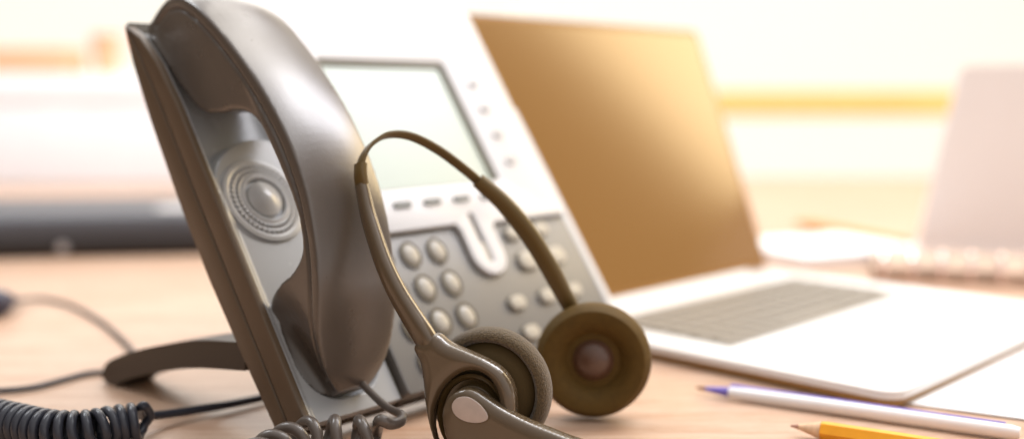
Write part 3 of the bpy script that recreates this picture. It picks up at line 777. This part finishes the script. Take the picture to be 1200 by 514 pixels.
# ============================================================ LEFT: DEVICE, CABLE, BOX
dc = V((-0.415, 1.000, 0))
dev = thing('dark_device', 'flat dark grey desk device with rounded edges, blurred left of the phone', 'device', mtx=Matrix.Translation(dc) @ Matrix.Rotation(math.radians(9), 4, 'Z'))
obj('case', box_bm(-0.19, 0.155, -0.085, 0.09, 0.004, 0.038, 0.014, 6), M['device'], dev)
obj('base', box_bm(-0.192, 0.157, -0.0875, 0.088, 0.0, 0.020, 0.006, 3), M['device_front'], dev)
obj('highlight_pad', lathe_bm([(0, 0.0405), (0.6, 0.0395), (0.9, 0.036), (1.0, 0.0275), (0, 0.0275)], 40, Matrix.Translation((0.100, -0.045, 0)) @ Matrix.Diagonal((0.024, 0.024, 1, 1))), M['silver'], dev)  # pale pads stand in for highlights on the dark case
obj('highlight_pad', lathe_bm([(0, 0.0375), (0.6, 0.0365), (0.9, 0.0345), (1.0, 0.0305), (0, 0.0305)], 40, Matrix.Translation((-0.025, -0.050, 0)) @ Matrix.Diagonal((0.022, 0.012, 1, 1))), M['silver'], dev)
obj('front_knob', lathe_bm([(0, 0.004), (0.004, 0.0035), (0.005, 0), (0, 0)], 24, Matrix.Translation((0.012, -0.0875, 0.0085)) @ Matrix.Rotation(math.pi / 2, 4, 'X')), M['silver'], dev)

cb0 = desk(20, 354, 0.004)
cab = thing('thin_cable', 'thin dark cable with a plug curling round the foot of the phone', 'cable', cb0)
CI = Matrix.Translation(-cb0)
c1 = [desk(18, 352, 0.006), desk(50, 350, 0.0025), desk(85, 358, .0018), desk(118, 376, .0018), desk(142, 396, .0018), desk(158, 414, .0018), desk(165, 428, 0.0018), desk(150, 436, 0.0018), desk(110, 436, .0018), desk(75, 444, .0018), desk(40, 453, .0018), desk(0, 457, .0018), desk(-60, 458, .0018)]
bm = tube_bm(smooth_open(c1, 10), 0.0014, 10); bm.transform(CI); obj('wire', bm, M['cable'], cab)
bm = tube_bm(smooth_open([desk(-60, 352, 0.008), desk(-8, 355, 0.009), desk(4, 352, 0.0085), desk(14, 352, 0.0065), desk(24, 351, 0.004)], 6), lambda t: 0.0088 if t < .3 else max(0.0018, 0.0088 - (t - .3) * 0.0115), 18); bm.transform(CI); obj('plug', bm, M['plug'], cab)

bx = thing('white_box', 'large white box standing at the back left of the desk', 'box', (-0.64, 1.70, 0))
obj('carton', box_bm(-0.55, 0.33, -0.02, 0.12, 0.0, 0.165, 0.003), M['box'], bx)
obj('carton_lid', box_bm(-0.555, 0.335, -0.025, 0.125, 0.13, 0.172, 0.004), M['box'], bx)
fo = obj('orange_folder', box_bm(-0.075, 0.055, -0.03, 0.05, 0, 0.044, 0.006), M['folder_orange']); fo.location = (-0.755, 1.73, 0.1725); tag(fo, 'wide flat orange folder lying on top of the white box, left of the cup', 'folder')
fo = obj('orange_cup', lathe_bm([(0, 0), (0.018, 0), (0.024, 0.064), (0.021, 0.064), (0.016, 0.004), (0, 0.004)], 32), M['folder_orange']); fo.location = (-0.650, 1.73, 0.1725); tag(fo, 'small orange cup standing on the white box', 'cup')

# ============================================================ RIGHT: FOLDER, NOTEBOOK, PEN, PAPERS
pp = desk(1072, 293, 0)
fm = Matrix.Translation((pp.x, pp.y, 0)) @ Matrix.Rotation(math.radians(-14), 4, 'Z')
fold = thing('pink_folder', 'pale pink folder standing upright at the right, behind the brown notebook', 'folder', mtx=fm)
def slab(pts, y0, y1):
    bm = plate_bm(pts, y0, y1); bm.transform(Matrix.Rotation(math.pi / 2, 4, 'X')); return bm
f1 = obj('cover', slab([(0, 0.001), (0.32, 0.001), (0.32, 0.168), (0.036, 0.166), (0.030, 0.160)], -0.002, 0.002), M['pink'], fold)
f2 = obj('cover', slab([(0.01, 0.001), (0.32, 0.001), (0.32, 0.163), (0.040, 0.161)], -0.030, -0.026), M['pink'], fold)
obj('spine', box_bm(0.0, 0.32, -0.003, 0.031, 0.0, 0.003), M['pink'], fold)

nb = V((desk(1165, 325, 0).x, desk(1165, 325, 0).y, 0))
nbk = thing('glint_notebook', 'brown notebook with shiny rings added for glints lying behind the laptop keyboard', 'notebook', mtx=Matrix.Translation(nb) @ Matrix.Rotation(math.radians(-18), 4, 'Z'))
obj('cover', box_bm(-0.09, 0.16, -0.035, 0.07, 0.0, 0.010, 0.002), M['notebook'], nbk)
r0_ = None
for i in range(12):
    if r0_ is None:
        bm = tube_bm([V((0, 0.011 * math.cos(2 * math.pi * k / 24), 0.011 * math.sin(2 * math.pi * k / 24))) for k in range(25)], 0.0018, 8)
        r0_ = obj('glint_ring', bm, M['ring'], nbk); o = r0_  # rings added for their glints, which blur into pale discs
    else:
        o = r0_.copy(); COL.objects.link(o); o.parent = nbk
    o.location = (-0.082 + i * 0.0205, -0.033, 0.012)

aa, ab = desk(935, 262, 0.006), desk(1060, 287, 0.006)
am, al = axis_frame(aa, ab)
amb = obj('amber_marker', lathe_bm([(0, 0), (0.003, 0.001), (0.0055, 0.02), (0.006, 0.03), (0.0062, al), (0.005, al + .004), (0, al + .004)], 24), M['amber'])
amb.matrix_world = am; tag(amb, 'amber brown marker lying on the desk behind the laptop', 'marker')
wp = desk(965, 297, 0)
paper('paper_stack', 'small stack of white paper just behind the laptop hinge', V((wp.x, wp.y, 0)), math.radians(25), 0.13, 0.11, 0.0, 0.008)
